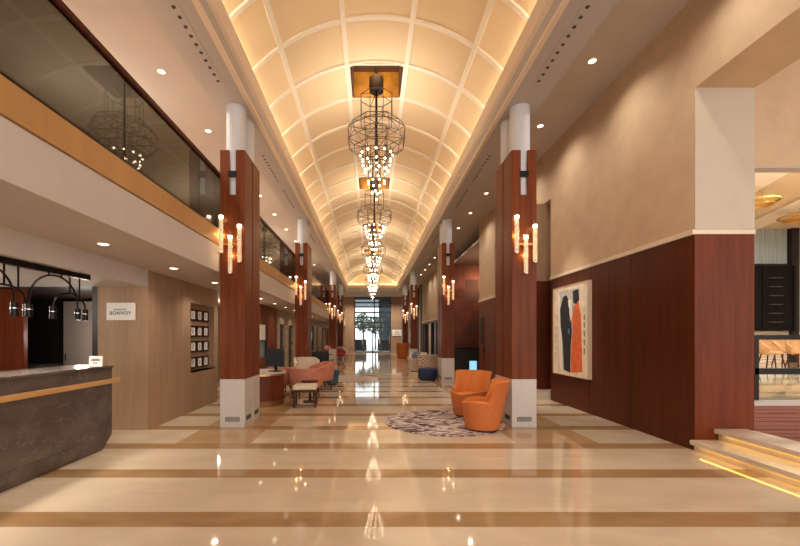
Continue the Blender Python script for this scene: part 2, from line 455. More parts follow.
def text(s, size, m, parent, loc, rot, name='lettering', ext=.002, align='CENTER', space=1.0):
    c = bpy.data.curves.new(name, 'FONT'); c.body = s; c.size = size; c.extrude = ext; c.align_x = align; c.align_y = 'CENTER'; c.space_character = space
    t = bpy.data.objects.new(name + '_tmp', c); COL.objects.link(t)
    dg = bpy.context.evaluated_depsgraph_get(); me = bpy.data.meshes.new_from_object(t.evaluated_get(dg))
    bpy.data.objects.remove(t)
    me.materials.clear(); me.materials.append(MATS[m])
    o = bpy.data.objects.new(name, me); COL.objects.link(o); o.parent = parent; o.location = loc; o.rotation_euler = rot
    return o
c = thing('sign_card', 'small white tent card with printed lines on the end of the marble desk', 'card', tuple(P(95.5, 367, 5.02)[:2]) + (1.12,), math.radians(-14))
MB().prism([(-.005, 0), (.005, 0), (.012, .135), (.006, .135)], 'x', -.105, .105).build('card', 'paper', c)
for z, wd in ((.095, .12), (.08, .14), (.045, .07)):
    o = MB().box(-wd / 2, wd / 2, -.002, .002, -.004, .004).build('print_line', 'ink', c)
    o.location = (0, -.004 + .010 * z / .135 - .002, z)
sg = thing('wall_sign', 'white rectangular sign with two lines of dark lettering on the veneered wall', 'sign', P(121.6, 311.5, 6.285))
MB().box(-.225, .225, -.03, 0, -.14, .14).build('board', 'paper', sg, bevel=.003)
text('BONVOY', .078, 'ink', sg, (0, -.032, -.03), (PI / 2, 0, 0), space=1.1, ext=.003)
text('MARRIOTT', .036, 'ink', sg, (0, -.032, .03), (PI / 2, 0, 0), space=1.25)

# niche frames
ROWS = ['top', 'second', 'third', 'bottom']; COLS_ = ['nearest', 'middle', 'farthest']
first = None
for r in range(4):
    for q in range(3):
        loc = (-3.725, 8.00 + .31 * q + .125, [1.96, 1.62, 1.30, .965][r])
        lab = 'small black framed white print in the wall niche, %s row, %s of three' % (ROWS[r], COLS_[q])
        if first is None:
            first = thing('picture_frame', lab, 'picture', loc, 0, 'framed prints in the niche')
            fr = MB()
            fr.box(0, .025, -.14, -.105, -.12, .12).box(0, .025, .105, .14, -.12, .12).box(0, .025, -.105, .105, .085, .12).box(0, .025, -.105, .105, -.12, -.085)
            fr.build('frame', 'black_metal', first)
            MB().box(0, .012, -.105, .105, -.085, .085).build('print', 'paper', first)
            MB().box(.012, .0135, -.04, .045, -.05, .045).build('drawing', 'art_grey', first)
        else: dup(first, loc, label=lab)
struct(MB().box(-3.73, -3.6, 7.78, 8.94, .78, .80).build('trim_5', 'brass'))

# pendant lamp with arches under the reception ceiling
pl = thing('pendant_lamp', 'black linear ceiling lamp with arched arms and cylinder heads above the reception desk', 'lamp', (-3.72, 0, 2.31))
MB().box(-.03, .03, .6, 5.13, -.065, 0).build('bar', 'black_metal', pl)
def arch(cy, half, apex, dx, rods):
    zf = 1.855 - 2.31; az = apex - 2.31
    pts = []
    N = 20
    for i in range(N + 1):
        t = PI * i / N
        pts.append((dx, cy - half * math.cos(t), zf + (az - zf) * math.sin(t) ** .85))
    a = MB().tube(pts, .011, 6).build('arch', 'black_metal', pl, smooth=True)
    for yy in rods:
        u = (cy - yy) / half; zz = zf + (az - zf) * (max(0, 1 - u * u) ** .5) ** .85
        MB().tube([(dx, yy, zz), (dx, yy, -.06)], .010).build('rod', 'black_metal', pl)
    for e in (-1, 1):
        h = MB().cyl((dx, cy + e * half, 0), .034, zf - .14, zf + .005, 14).build('lamp_head', 'black_metal', pl, smooth=True)
        MB().cyl((dx, cy + e * half, 0), .036, zf - .06, zf - .05, 14).build('lamp_collar', 'chrome', h, smooth=True)
        light('SPOT', (-3.72 + dx, cy + e * half, 2.31 + zf - .17), 9, WARM, .03, spot=110)
for k in range(4):
    s_ = -.87 * k
    arch(4.565 + s_, .35, 2.22, .02, (4.48 + s_, 4.66 + s_))
    arch(4.86 + s_, .26, 2.04, -.035, (4.86 + s_, 5.02 + s_))

# ------------------------------------------------------------------ left wall further on
struct(MB().box(-4.4, -3.6, 13.5, 14.9, 0, 2.58).build('wall_left', 'panel_wood'))
struct(MB().box(-4.4, -3.6, 12.7, 13.5, 1.92, 2.58).build('wall_left', 'panel_wood'))
w1 = struct(MB().box(-3.75, -3.65, 12.75, 13.45, .82, 1.92).build('window_1', 'teal_pane'))
struct(MB().box(-3.76, -3.60, 13.36, 13.5, 0, 1.92).build('window_frame', 'dark', w1))
struct(MB().box(-3.66, -3.62, 12.75, 13.36, 1.40, 1.92).build('window_blind', 'cream_fabric', w1))
struct(MB().box(-3.7, -3.60, 12.7, 13.4, 1.36, 1.40).build('window_rail', 'dark', w1))
struct(MB().box(-3.75, -3.6, 12.7, 13.36, 0, .82).build('window_sill', 'desk_wood', w1))
st = MB()
for a, b in ((14.9, 15.4), (16.3, 17.0), (18.0, 20.5)): st.box(-4.4, -3.6, a, b, 0, 2.58)
for a, b in ((15.4, 16.3), (17.0, 18.0)): st.box(-4.4, -3.6, a, b, 2.02, 2.58)
struct(st.build('wall_left', 'stone_wall'))
for i, (a, b) in enumerate(((15.4, 16.3), (17.0, 18.0))):
    dr = struct(MB().box(-3.8, -3.7, a, b, 0, 2.02).build('door_%d' % (i + 1), 'dark_brown'))
    struct(MB().box(-3.7, -3.69, (a + b) / 2 - .008, (a + b) / 2 + .008, 0, 2.02).build('door_seam', 'black_metal', dr))
# shop front further on: mullions and panes
wf = struct(MB().box(-3.66, -3.58, 20.5, 38, 2.2, 2.58).build('window_2', 'veneer'))
for yy in (20.5, 22.6, 23.9, 26.0, 29, 32, 35, 37.9): struct(MB().box(-3.66, -3.58, yy, yy + .1, 0, 2.2).build('window_frame', 'dark_brown', wf))
for a, b, mm in ((20.6, 22.6, 'dark_glass'), (22.7, 23.9, 'dark_glass'), (24.0, 26.0, 'clear_glass'), (26.1, 29, 'dark_glass'), (29.1, 32, 'dark_glass'), (32.1, 35, 'dark_glass'), (35.1, 37.9, 'dark_glass')):
    struct(MB().box(-3.63, -3.61, a, b, 0, 2.2).build('window_pane', mm, wf))
struct(MB().box(-5.6, -5.5, 9.0, 38, 0, 2.58).build('wall_room', 'wall_plaster'))
struct(MB().box(-5.5, -4.4, 9.15, 9.25, 0, 2.58).build('wall_room', 'veneer'))
struct(MB().box(-3.9, -3.85, 23.4, 24.6, .3, 2.2).build('window_3', 'screen_blue'))

# ------------------------------------------------------------------ right wall
struct(MB().box(4.27, 5.06, 5.165, 9.28, 2.92, SOF).build('wall_right', 'wall_plaster'))
struct(MB().box(4.27, 5.06, 5.165, 9.28, 0, 2.86).build('wall_right', 'wall_wood'))
struct(MB().box(4.245, 5.08, 5.15, 9.28, 2.855, 2.925).build('trim_6', 'cornice', bevel=.008))
for yy in (6.42, 7.62):
    struct(MB().box(4.267, 4.275, yy, yy + .008, 0, 2.86).build('wall_joint', 'dark'))
# near portal: reveal facing the camera, lintel over it
struct(MB().box(4.275, 5.06, 5.15, 5.165, 0, 2.86).build('wall_reveal', 'panel_wood'))
struct(MB().box(4.275, 5.06, 5.145, 5.165, 2.925, 4.79).build('wall_reveal', 'reveal_stone'))
struct(MB().box(4.27, 5.06, YB, 5.165, 4.79, SOF).build('wall_lintel', 'wall_plaster'))
# second opening with lintel
struct(MB().box(4.27, 5.06, 9.28, 13.5, 4.79, SOF).build('wall_lintel', 'wall_plaster'))
struct(MB().box(4.02, 5.3, 9.62, 9.75, .21, 2.88).build('wall_screen', 'wall_wood'))
struct(MB().box(4.02, 5.3, 9.64, 9.75, 2.88, 4.79).build('wall_screen', 'veneer'))
struct(MB().box(3.98, 5.3, 9.3, 9.75, 0, .21).build('floor_step', 'step_stone'))
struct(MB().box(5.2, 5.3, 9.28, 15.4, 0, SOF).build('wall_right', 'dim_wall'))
# second wall segment
struct(MB().box(4.27, 5.06, 13.5, 15.4, 2.95, SOF).build('wall_right', 'wall_plaster'))
struct(MB().box(4.24, 5.06, 13.48, 15.42, 2.86, 2.95).build('trim_7', 'cornice'))
struct(MB().box(4.27, 5.06, 13.5, 15.4, 0, 2.86).build('wall_right', 'panel_wood'))
dr = struct(MB().box(4.25, 4.28, 14.75, 15.35, 0, 2.3).build('door_3', 'panel_wood'))
struct(MB().box(4.24, 4.26, 14.85, 15.2, 1.25, 2.25).build('door_glass', 'dark', dr))
struct(MB().box(4.20, 4.25, 14.6, 14.72, .95, 1.05).build('door_handle', 'black_metal', dr))
# deep bay with copper wall
struct(MB().box(4.3, 9, 20.4, 20.5, 0, 5.3).build('wall_copper', 'copper'))
for x0, x1, z0, z1 in ((5.0, 5.75, 1.55, 2.25), (4.9, 5.6, 3.3, 4.5)):
    struct(MB().box(x0, x1, 20.37, 20.4, z0, z1).build('wall_panel', 'copper_dark'))
struct(MB().box(4.27, 9, 15.4, 24, 5.3, 5.4).build('ceiling_bay', 'greypanel'))
struct(MB().box(8.9, 9, 15.4, 24, 0, SOF).build('wall_bay', 'copper_dark'))
struct(MB().box(5.06, 9, 15.3, 15.4, 0, SOF).build('wall_bay', 'copper_dark'))
# third wall segment
st = MB()
for i in range(11): st.box(4.26 - (.02 if i % 2 else 0), 5.06, 24.2 + .76 * i, 24.2 + .76 * (i + 1), 2.75, SOF)
struct(st.build('wall_right', 'wall_plaster'))
struct(MB().box(4.22, 5.06, 24.2, 32.6, 2.62, 2.75).build('trim_8', 'cornice'))
struct(MB().box(4.4, 5.06, 24.2, 32.6, 0, 2.62).build('wall_right', 'wall_wood'))
for a, b, mm in ((24.6, 26.2, 'matt_dark'), (28.6, 29.4, 'brass'), (27.4, 28.4, 'matt_dark'), (30.2, 31.8, 'matt_dark')):
    struct(MB().box(4.36, 4.41, a, b, 0, 2.5).build('door_panel', mm))
struct(MB().box(4.35, 4.45, 32.6, 38, 0, SOF).build('wall_right', 'dark'))
struct(MB().box(4.2, 4.4, 33.4, 34.2, 0, SOF).build('wall_pier', 'greypanel'))

# picture on the right wall
p0, p1 = P(553.8, 290, 9.085), P(590, 282.5, 7.587)
art = thing('wall_painting', 'large abstract painting with a black and an orange figure shape on dark wood wall', 'painting', (4.27, 8.27, 1.64)); art.scale = (1, .94, 1)
MB().box(-.07, 0, -.76, .76, -.95, .95).build('canvas', 'paper_art', art, bevel=.006)
def blob(pts, m, name, dpt):
    q = MB(); k = len(pts)
    # picture u runs 0..1 from far (left in view) to near, v 0..1 upward
    q.prism([(.76 - 1.52 * u, -.95 + 1.9 * v_) for u, v_ in pts], 'x', -.07 - dpt, -.069)
    q.build(name, m, art)
blob([(.18, .06), (.14, .5), (.2, .96), (.74, .95), (.75, .6), (.6, .3), (.55, .04)], 'art_grey', 'paint_field', .001)
blob([(.20, .06), (.16, .45), (.15, .9), (.22, .92), (.28, .4), (.3, .05)], 'art_white', 'paint_field', .0015)
blob([(.34, .05), (.31, .35), (.24, .55), (.22, .75), (.32, .89), (.42, .90), (.50, .82), (.50, .68), (.55, .62), (.58, .5), (.54, .3), (.53, .03)], 'art_black', 'paint_shape', .003)
blob([(.54, .03), (.56, .3), (.60, .5), (.58, .6), (.64, .76), (.76, .80), (.82, .66), (.84, .4), (.86, .06)], 'art_orange', 'paint_shape', .003)
blob([(.62, .80), (.60, .93), (.76, .94), (.78, .82), (.7, .78)], 'art_black', 'paint_shape', .003)
blob([(.48, .78), (.47, .84), (.57, .84), (.58, .66), (.53, .6), (.52, .72)], 'art_white', 'paint_shape', .004)
blob([(.47, .46), (.47, .52), (.51, .52), (.51, .46)], 'art_blue', 'paint_shape', .004)
for v0 in (.2, .27, .35, .42, .5): blob([(.07, v0), (.08, v0 + .05), (.11, v0 + .045), (.10, v0 + .01)], 'art_grey', 'paint_mark', .002)
for v0 in (.25, .34, .43, .52, .6): blob([(.90, v0), (.895, v0 + .06), (.915, v0 + .06), (.92, v0)], 'art_black', 'paint_mark', .002)
bd = MB(); bd.box(-.08, 0, -.775, -.76, -.965, .965).box(-.08, 0, .76, .775, -.965, .965).box(-.08, 0, -.76, .76, .95, .965).box(-.08, 0, -.76, .76, -.965, -.95)
bd.build('frame', 'picture_edge', art)

# steps of the near portal with lit nosings
for nm, x0, x1, z0, z1, lab in (('stone_step', 4.20, 5.0, .0, .145, 'lower pale stone step with yellow lit nosing at the right portal'), ('stone_step', 4.52, 4.95, .145, .29, 'upper pale stone step with yellow lit nosing at the right portal')):
    s_ = thing(nm, lab, 'step', (0, 0, z0), 0, None, 'thing')
    y1 = 5.145
    MB().box(x0 + .06, x1, YB, y1, 0, .085).build('riser', 'step_stone', s_)
    MB().box(x0, x1, YB, y1, .085, .145).build('tread', 'step_stone', s_, bevel=.006)
    MB().box(x0 + .044, x0 + .062, YB, y1 - .1, .078, .087).build('light_strip', 'step_led', s_)

# ------------------------------------------------------------------ bar room seen through the portal
struct(MB().box(5.06, 18, 5.62, 14.5, 0, .58).build('floor_bar', 'floor_marble'))
rb = MB()
for i in range(9): rb.box(5.06, 18, 5.595 - (.0 if i % 2 else .012), 5.62, .52 * i / 9, .52 * (i + 1) / 9 - .006)
struct(rb.build('wall_ribbed', 'ribbed_red'))
struct(MB().box(5.06, 18, 5.56, 5.66, .52, .585).build('trim_9', 'fascia_white'))
gr = thing('bar_railing', 'dark metal railing with two rails along the raised bar floor edge', 'railing', (5.06, 5.70, .585))
MB().box(0, 9, -.03, .03, .875, .945).build('top_rail', 'black_metal', gr)
MB().box(0, 9, -.03, .03, .37, .46).build('mid_rail', 'black_metal', gr)
for xx in (.55, 2.4, 4.0, 5.6): MB().box(xx - .03, xx + .03, -.03, .03, 0, .875).build('post', 'black_metal', gr)
MB().box(5.06 - 5.06, 9, -.006, .006, .02, .37).build('glass_panel', 'clear_glass', gr)
struct(MB().box(5.06, 18, 5.7, 5.85, 4.0, 7.7).build('wall_bulkhead', 'wall_plaster'))
struct(MB().box(5.06, 18, 5.69, 5.86, 3.97, 4.0).build('trim_bulkhead', 'soffit'))
struct(MB().box(5.06, 18, 5.85, 14.5, 5.5, 5.6).build('ceiling_bar', 'bar_ceiling'))
bb = MB()
for i in range(5):
    x = 8 + 2.4 * i
    bb.prism([(x, 6), (x + .8, 6), (x + 3.8, 14.5), (x + 3.0, 14.5)], 'z', 5.42, 5.5)
struct(bb.build('ceiling_beam', 'bar_beam'))
struct(MB().box(5.06, 18, 14.5, 14.6, 0, 5.6).build('wall_bar', 'wall_plaster'))
struct(MB().box(5.3, 18, 14.42, 14.5, .58, 1.72).build('wall_wave', 'wave_wall'))
wb = struct(MB().box(5.3, 15.4, 14.44, 14.5, 4.15, 5.5).build('window_4', 'curtain'))
struct(MB().box(5.3, 15.44, 14.36, 14.46, 4.05, 4.2).build('window_frame', 'dark', wb))
wb = struct(MB().box(15.7, 18, 14.40, 14.5, 1.72, 5.5).build('window_5', 'curtain'))
struct(MB().box(15.44, 15.7, 14.3, 14.5, .58, 5.5).build('window_frame', 'dark', wb))
cb = thing('bar_cabinet', 'tall black bottle display cabinet on the back wall of the bar', 'cabinet', (13.4, 14.42, 1.72))
mat('cabinet_black', (8, 7, 7), .6, spec=.2)
MB().box(-1.2, 1.98, -.3, 0, 0, 2.35).build('body', 'cabinet_black', cb)
for xx in (-.5, .8, 1.9): MB().box(xx - .03, xx + .03, -.33, -.3, 0, 2.35).build('upright', 'black_metal', cb)
for i in range(6):
    MB().box(.95, 1.4, -.42, -.3, .3 + .32 * i, .33 + .32 * i).build('shelf', 'grille', cb)
def bar_chair(label):
    t = thing('bar_chair', label, 'chair', group='tan chairs in the bar')
    def sh(i, j):
        a = math.radians(-110 + 220 * i / 14); h = [.42, .48, .62, .80, .86][j]; r = [.18, .27, .29, .29, .27][j]
        drop = max(0, abs(a) - 1.0) * .28 * (j / 4)
        return (r * math.sin(a), r * math.cos(a), h - drop)
    MB().grid(sh, 15, 5).build('backrest', 'tan_seat', t, smooth=True, solid=.035)
    MB().lathe([(0, .42), (.22, .42), (.25, .45), (.24, .50), (0, .51)], 18).build('seat', 'tan_seat', t, smooth=True)
    for sx in (-1, 1):
        for sy in (-1, 1): MB().tube([(sx * .15, sy * .15, .43), (sx * .22, sy * .22, 0)], .018).build('leg', 'chair_wood', t)
    return t
bc = bar_chair('tan tub chair in the bar, closest to the wood reveal')
bc.location = (400 * 11.3 / F, 11.3, .58); bc.rotation_euler.z = .3
dup(bc, (414 * 12.5 / F, 12.5, .58), .2, 'tan tub chair in the bar, second from the wood reveal')
dup(bc, (429 * 11.5 / F, 11.5, .58), -.2, 'tan tub chair in the bar, cut by the right picture edge')
def ring_lamp(px, py, Y, r, label):
    c_ = P(px, py, Y)
    t = thing('ceiling_ring_lamp', label, 'lamp', c_, group='gold ring lamps in the bar')
    for k, (rr, dz) in enumerate(((r, 0), (r * .72, -.08))):
        MB().tube([(rr * math.cos(2 * PI * i / 28), rr * math.sin(2 * PI * i / 28), dz) for i in range(28)], .03, 6, True).build('ring', 'gold_ring', t, smooth=True)
    for a in range(3):
        MB().tube([(r * math.cos(a * 2.09), r * math.sin(a * 2.09), 0), (r * .3 * math.cos(a * 2.09), r * .3 * math.sin(a * 2.09), 5.41 - c_.z)], .006).build('cable', 'brass', t)
ring_lamp(758, 202, 10.5, .42, 'gold ring ceiling lamp in the bar, beside the stone reveal')
ring_lamp(797, 217, 12.0, .42, 'gold ring ceiling lamp in the bar, above the dark window post')
for x in (7.5, 10.5, 13.5): light('AREA', (x, 9.5, 5.38), 120, (255, 244, 226), .8)
for x in (7.5, 11.5): light('AREA', (x, 8.2, 3.0), 22, (255, 244, 226), .6, (PI, 0, 0))  # added upward fill for the bar, no fitting there
light('POINT', (12.5, 12.6, 2.4), 14, (255, 240, 220), .3)  # added fill over the bar chairs, no lamp hangs here

# ------------------------------------------------------------------ columns
SIDE = {-1: 'left', 1: 'right'}
def make_column(sgn):
    t = thing('column', 'x', 'column', group='wood clad columns', kind='thing')
    h = .205
    b = MB().box(-h, h, -h, h, 0, .80).build('base', 'white_stone', t, bevel=.004)
    g = MB().box(-.12, .12, -h - .004, -h + .002, .10, .175)
    g.build('vent_grille', 'grille', b)
    g = MB().box(-sgn * h - .004, -sgn * h + .004, -.12, .12, .10, .175); g.build('vent_grille', 'grille', b)
    g = MB(); 
    for i in range(4): g.box(-.115, .115, -h - .007, -h - .003, .108 + .017 * i, .114 + .017 * i)
    g.build('vent_slats', 'white_stone', b)
    sl = .055
    MB().prism([(-h, .80), (h, .80), (h, 4.6), (sl, 4.6), (sl, 3.86), (-sl, 3.86), (-sl, 4.6), (-h, 4.6)], 'y', -h, -h + .035).build('front_panel', 'column_wood', t, bevel=.004)
    MB().prism([(-h, .80), (h, .80), (h, 4.6), (sl, 4.6), (sl, 3.86), (-sl, 3.86), (-sl, 4.6), (-h, 4.6)], 'y', h - .035, h).build('rear_panel', 'column_wood', t)
    for s in (-1, 1):
        MB().box(min(s * h, s * (h - .035)), max(s * h, s * (h - .035)), -h + .035, h - .035, .80, 4.6).build('side_panel', 'column_wood', t)
    MB().cyl((0, 0, 0), .165, .8, 5.42, 28).build('shaft', 'shaft_white', t, smooth=True)
    MB().box(-sl - .02, sl + .02, -h - .012, -h + .05, 4.16, 4.25).build('bracket', 'black_metal', t)
    return t
def make_sconce():
    t = thing('wall_lamp', 'x', 'lamp', group='glass tube lamps on the columns')
    MB().box(-.16, .16, -.03, 0, 3.02, 3.05).build('back_bar', 'brass', t)
    for dx, zt in ((-.155, 3.60), (-.005, 3.27), (.145, 3.45)):
        prof = [(.045, 0), (.045, .70)]
        tb = MB().lathe([(.0, 0), (.043, 0), (.043, .70), (0, .70)], 16, (dx, -.085, zt - .74)).build('glass_tube', 'tube_glass', t, smooth=True)
        MB().cyl((dx, -.085, 0), .045, zt - .12, zt - .10, 16).build('lamp_cap', 'chrome', tb, smooth=True)
        MB().cyl((dx, -.085, 0), .034, zt - .155, zt - .122, 12).build('lamp_glow', 'tube_lamp', tb)
        MB().cyl((dx, -.085, 0), .040, zt - .735, zt - .72, 12).build('end_disc', 'chrome', tb)
        MB().cyl((dx, -.085, 0), .034, zt - .715, zt - .16, 12).build('light_core', 'tube_core', tb, smooth=True)
        MB().box(dx - .008, dx + .008, -.05, 0, zt - .38, zt - .36).build('arm', 'brass', t)
    return t
PAIRS = [(6.46, 'first'), (12.84, 'second'), (23.1, 'third'), (29.0, 'fourth')]
proto = {s: make_column(s) for s in (-1, 1)}
sc0 = make_sconce(); used = {}
CXS = {-1: -2.30, 1: 2.535}
for s in (-1, 1):
    for i, (yf, w) in enumerate(PAIRS):
        for k in range(2):
            lab = 'red wood clad column with white base, %s one of the %s %s pair' % (('front', 'rear')[k], w, SIDE[s])
            loc = (CXS[s], yf + .205 + .455 * k, 0)
            if s not in used: o = proto[s]; o.location = loc; o['label'] = lab; used[s] = 1
            else: o = dup(proto[s], loc, label=lab)
        lab = 'trio of clear glass tube lamps glowing on the %s column pair on the %s' % (w, SIDE[s])
        loc = (CXS[s], yf, 0)
        if 'sc' not in used: sc0.location = loc; sc0['label'] = lab; used['sc'] = 1
        else: dup(sc0, loc, label=lab)
        for dx, zt in ((-.155, 3.60), (-.005, 3.27), (.145, 3.45)):
            light('POINT', (CXS[s] + dx, yf - .022, zt - .42), .9, (255, 214, 150), .015)

# ------------------------------------------------------------------ ceiling fittings
dl = None; cnt = {}
def downlight(x, y, z, where, energy, n, rgb=WARM):
    global dl
    lab = 'round recessed downlight in the %s, %s from the camera end' % (where, ORD[n])
    if dl is None:
        dl = thing('ceiling_downlight', lab, 'light', (x, y, z), 0, 'recessed downlights')
        MB().lathe([(.055, -.002), (.055, -.012), (.075, -.012), (.078, 0), (.055, -.002)], 24).build('ring', 'cornice', dl, smooth=True)
        MB().cyl((0, 0, 0), .055, -.008, -.002, 20).build('lens', 'lamp_disc', dl)
    else: dup(dl, (x, y, z), label=lab)
    if energy: light('SPOT', (x, y, z - .03), energy, rgb, .06, spot=130)
nn = 0
for y in (2.4, 4.4, 6.35, 8.3, 10.25, 12.2, 14.15, 16.1, 18.1, 20.1, 22.1, 24.1, 26.1, 28.1):
    if y > 4.5:
        downlight(3.60, y, SOF, 'upper soffit on the right', 0, nn); nn += 1
    light('SPOT', (3.60, y, SOF - .05), 50, WARM, .08, spot=140)
nn = 0
for y in (0.7, 2.65, 4.6, 6.6, 8.5, 10.4, 12.4, 14.3, 16.3, 18.3, 20.3, 22.3, 24.3):
    if y > 5: downlight(-3.55, y, SOF, 'upper soffit on the left', 0, nn); nn += 1
    light('SPOT', (-3.55, y, SOF - .05), 130, WARM, .08, spot=140)
nn = 0
for y in (1.3, 2.9, 4.5, 6.1, 7.7, 9.3, 10.9, 12.5, 14.1, 15.7, 17.3, 18.9, 20.5, 22.1, 23.7, 25.3):
    if y > 4: downlight(-3.09, y, 2.58, 'low soffit under the balcony', 0, nn); nn += 1
    light('SPOT', (-3.09, y, 2.55), 26, WARM, .06, spot=140)
# air nozzle strips in the beams
ns = None
for sgn, nm in ((-1, 'left'), (1, 'right')):
    for i, y0 in enumerate((4.6, 8.4, 10.4, 14.8)):
        lab = 'strip of round air nozzles in the %s beam, %s from the camera end' % (nm, ORD[i])
        loc = (CX + sgn * 2.44, y0, 5.40)
        if ns is None:
            ns = thing('air_vent', lab, 'vent', loc, 0, 'air nozzle strips in the beams')
            MB().box(-.07, .07, -.1, 1.45, -.006, 0).build('plate', 'beam_paint', ns)
            for k in range(10):
                MB().lathe([(0, -.007), (.015, -.007), (.021, -.014), (.025, -.006)], 14, (0, .148 * k, 0)).build('nozzle', 'grille', ns, smooth=True)
        else: dup(ns, loc, label=lab)

# ------------------------------------------------------------------ chandeliers
def make_chandelier():
    t = thing('chandelier', 'x', 'chandelier', group='wire cage chandeliers along the vault')   # origin on the floor axis
    MB().cyl((0, 0, 0), .15, 6.68, 6.95, 20).build('canopy', 'matt_dark', t, smooth=True)
    MB().cyl((0, 0, 0), .025, 5.2, 7.42, 10).build('stem', 'black_metal', t, smooth=True)
    def ring(r, z, n=8, off=.39): return [Vector((r * math.cos(2 * PI * i / n + off), r * math.sin(2 * PI * i / n + off), z)) for i in range(n)]
    W = .009
    m = MB(); a, b = ring(.35, 6.55), ring(.35, 6.0)
    for q in (a, b): m.tube(q, W, 5, True)
    for p, q in zip(a, b): m.tube([p, q], W * .8, 5)
    for p in a[::2]: m.tube([p, (0, 0, 6.66)], W * .8, 5)
    m.build('upper_cage', 'bronze_wire', t)
    m = MB(); a, b, c = ring(.52, 5.98), ring(.63, 5.82), ring(.63, 5.58); d = ring(.50, 5.46)
    for q in (a, b, c, d): m.tube(q, W, 5, True)
    for A, B in ((a, b), (b, c), (c, d)):
        for i in range(8): m.tube([A[i], B[i]], W * .8, 5)
    for i in range(8):
        m.tube([b[i], c[(i + 1) % 8]], W * .7, 5)
        m.tube([b[i], a[(i + 1) % 8]], W * .7, 5)
    for p in a[::2]: m.tube([p, (0, 0, 5.98)], W * .8, 5)
    for p in d[::2]: m.tube([p, (0, 0, 5.46)], W * .8, 5)
    m.build('main_cage', 'bronze_wire', t)
    m = MB(); a, b = ring(.25, 5.9, 6), ring(.25, 5.2, 6)
    for q in (a, b): m.tube(q, W, 5, True)
    for p, q in zip(a, b): m.tube([p, q], W * .8, 5)
    m.build('inner_cage', 'bronze_wire', t)
    for r, h, k in ((.34, 3.83, 12), (.30, 3.66, 10), (.25, 3.50, 9), (.18, 3.26, 8), (.09, 3.05, 4), (0, 2.90, 1)):
        z = EYE + h
        for i in range(k):
            a = 2 * PI * i / k + h * 3; x, y = r * math.cos(a), r * math.sin(a)
            rod = MB().tube([(x, y, z + .03), (x, y, 5.46 if r > .2 else 5.25)], .006, 4).build('rod', 'bronze_wire', t)
            MB().sphere((x, y, z), .019, 8, 6).build('bulb', 'bulb_glow', rod, smooth=True)
    return t
ch = make_chandelier()
for i, k in enumerate(NICHE):
    y = RY0 + RP * (k + .5)
    lab = 'bronze wire cage chandelier with tiered glowing bulbs, %s from the camera' % ORD[i]
    if i == 0: ch.location = (CX, y, 0); ch['label'] = lab
    else: dup(ch, (CX, y, 0), label=lab)
    light('AREA', (CX, y, 5.5), 20, (255, 246, 234), .9, (PI, 0, 0))  # added upward light to brighten the vault, not a chandelier part

# ------------------------------------------------------------------ entrance wall
e = MB(); e.box(-9, -1.65, YE, YE + .3, 0, 7.7).box(1.93, 18, YE, YE + .3, 0, 7.7).box(-1.65, 1.93, YE, YE + .3, 5.4, 7.7)
struct(e.build('wall_end', 'veneer'))
wd = struct(MB().box(-1.65, 1.93, YE + .1, YE + .2, 5.15, 5.4).build('window_6', 'steel'))
for py in (302.5, 307, 312.5, 317.5, 322.2, 327.3):
    z = P(0, py, YE).z
    struct(MB().box(-1.65, 1.93, YE + .06, YE + .18, z - .07, z + .07).build('window_frame', 'steel', wd))
for px in (354.8, 374.3, 380.5, 390.6):
    x = P(px, 0, YE).x
    struct(MB().box(x - .06, x + .06, YE + .06, YE + .18, 2.4 if px < 390 and px > 356 else 0, 5.3).build('window_frame', 'steel', wd))
struct(MB().box(-1.65, 1.93, YE + .11, YE + .13, 2.4, 4.45).build('window_pane', 'clear_glass', wd))
struct(MB().box(-1.65, 1.93, YE + .11, YE + .13, 4.45, 5.3).build('window_pane', 'dark_glass', wd))
for i, (a, b) in enumerate(((-1.6, -.75), (-.75, .15), (.15, .95), (.95, 1.88))):
    dr = struct(MB().box(a + .06, b - .06, YE + .12, YE + .13, .1, 2.3).build('door_%d' % (i + 4), 'clear_glass'))
    f = MB(); f.box(a, a + .06, YE + .08, YE + .16, 0, 2.4).box(b - .06, b, YE + .08, YE + .16, 0, 2.4).box(a, b, YE + .08, YE + .16, 0, .1)
    struct(f.build('door_frame', 'steel', dr))
    struct(MB().box(b - .14, b - .11, YE + .04, YE + .08, .8, 1.5).build('door_handle', 'chrome', dr))
sg = thing('wall_sign', 'small white square sign with a looped emblem on the far entrance wall', 'sign', P(396.8, 332.8, YE - .03))
MB().box(-.44, .44, -.03, .03, -.30, .30).build('board', 'paper', sg)
MB().tube([(.13 * math.cos(t * PI / 8) * 1.2 - .0, -.04, .13 * abs(math.sin(t * PI / 8)) - .02) for t in range(9)], .022, 6).build('emblem', 'ink', sg)
MB().box(-.3, .3, -.035, -.03, -.16, -.13).build('text_line', 'ink', sg)
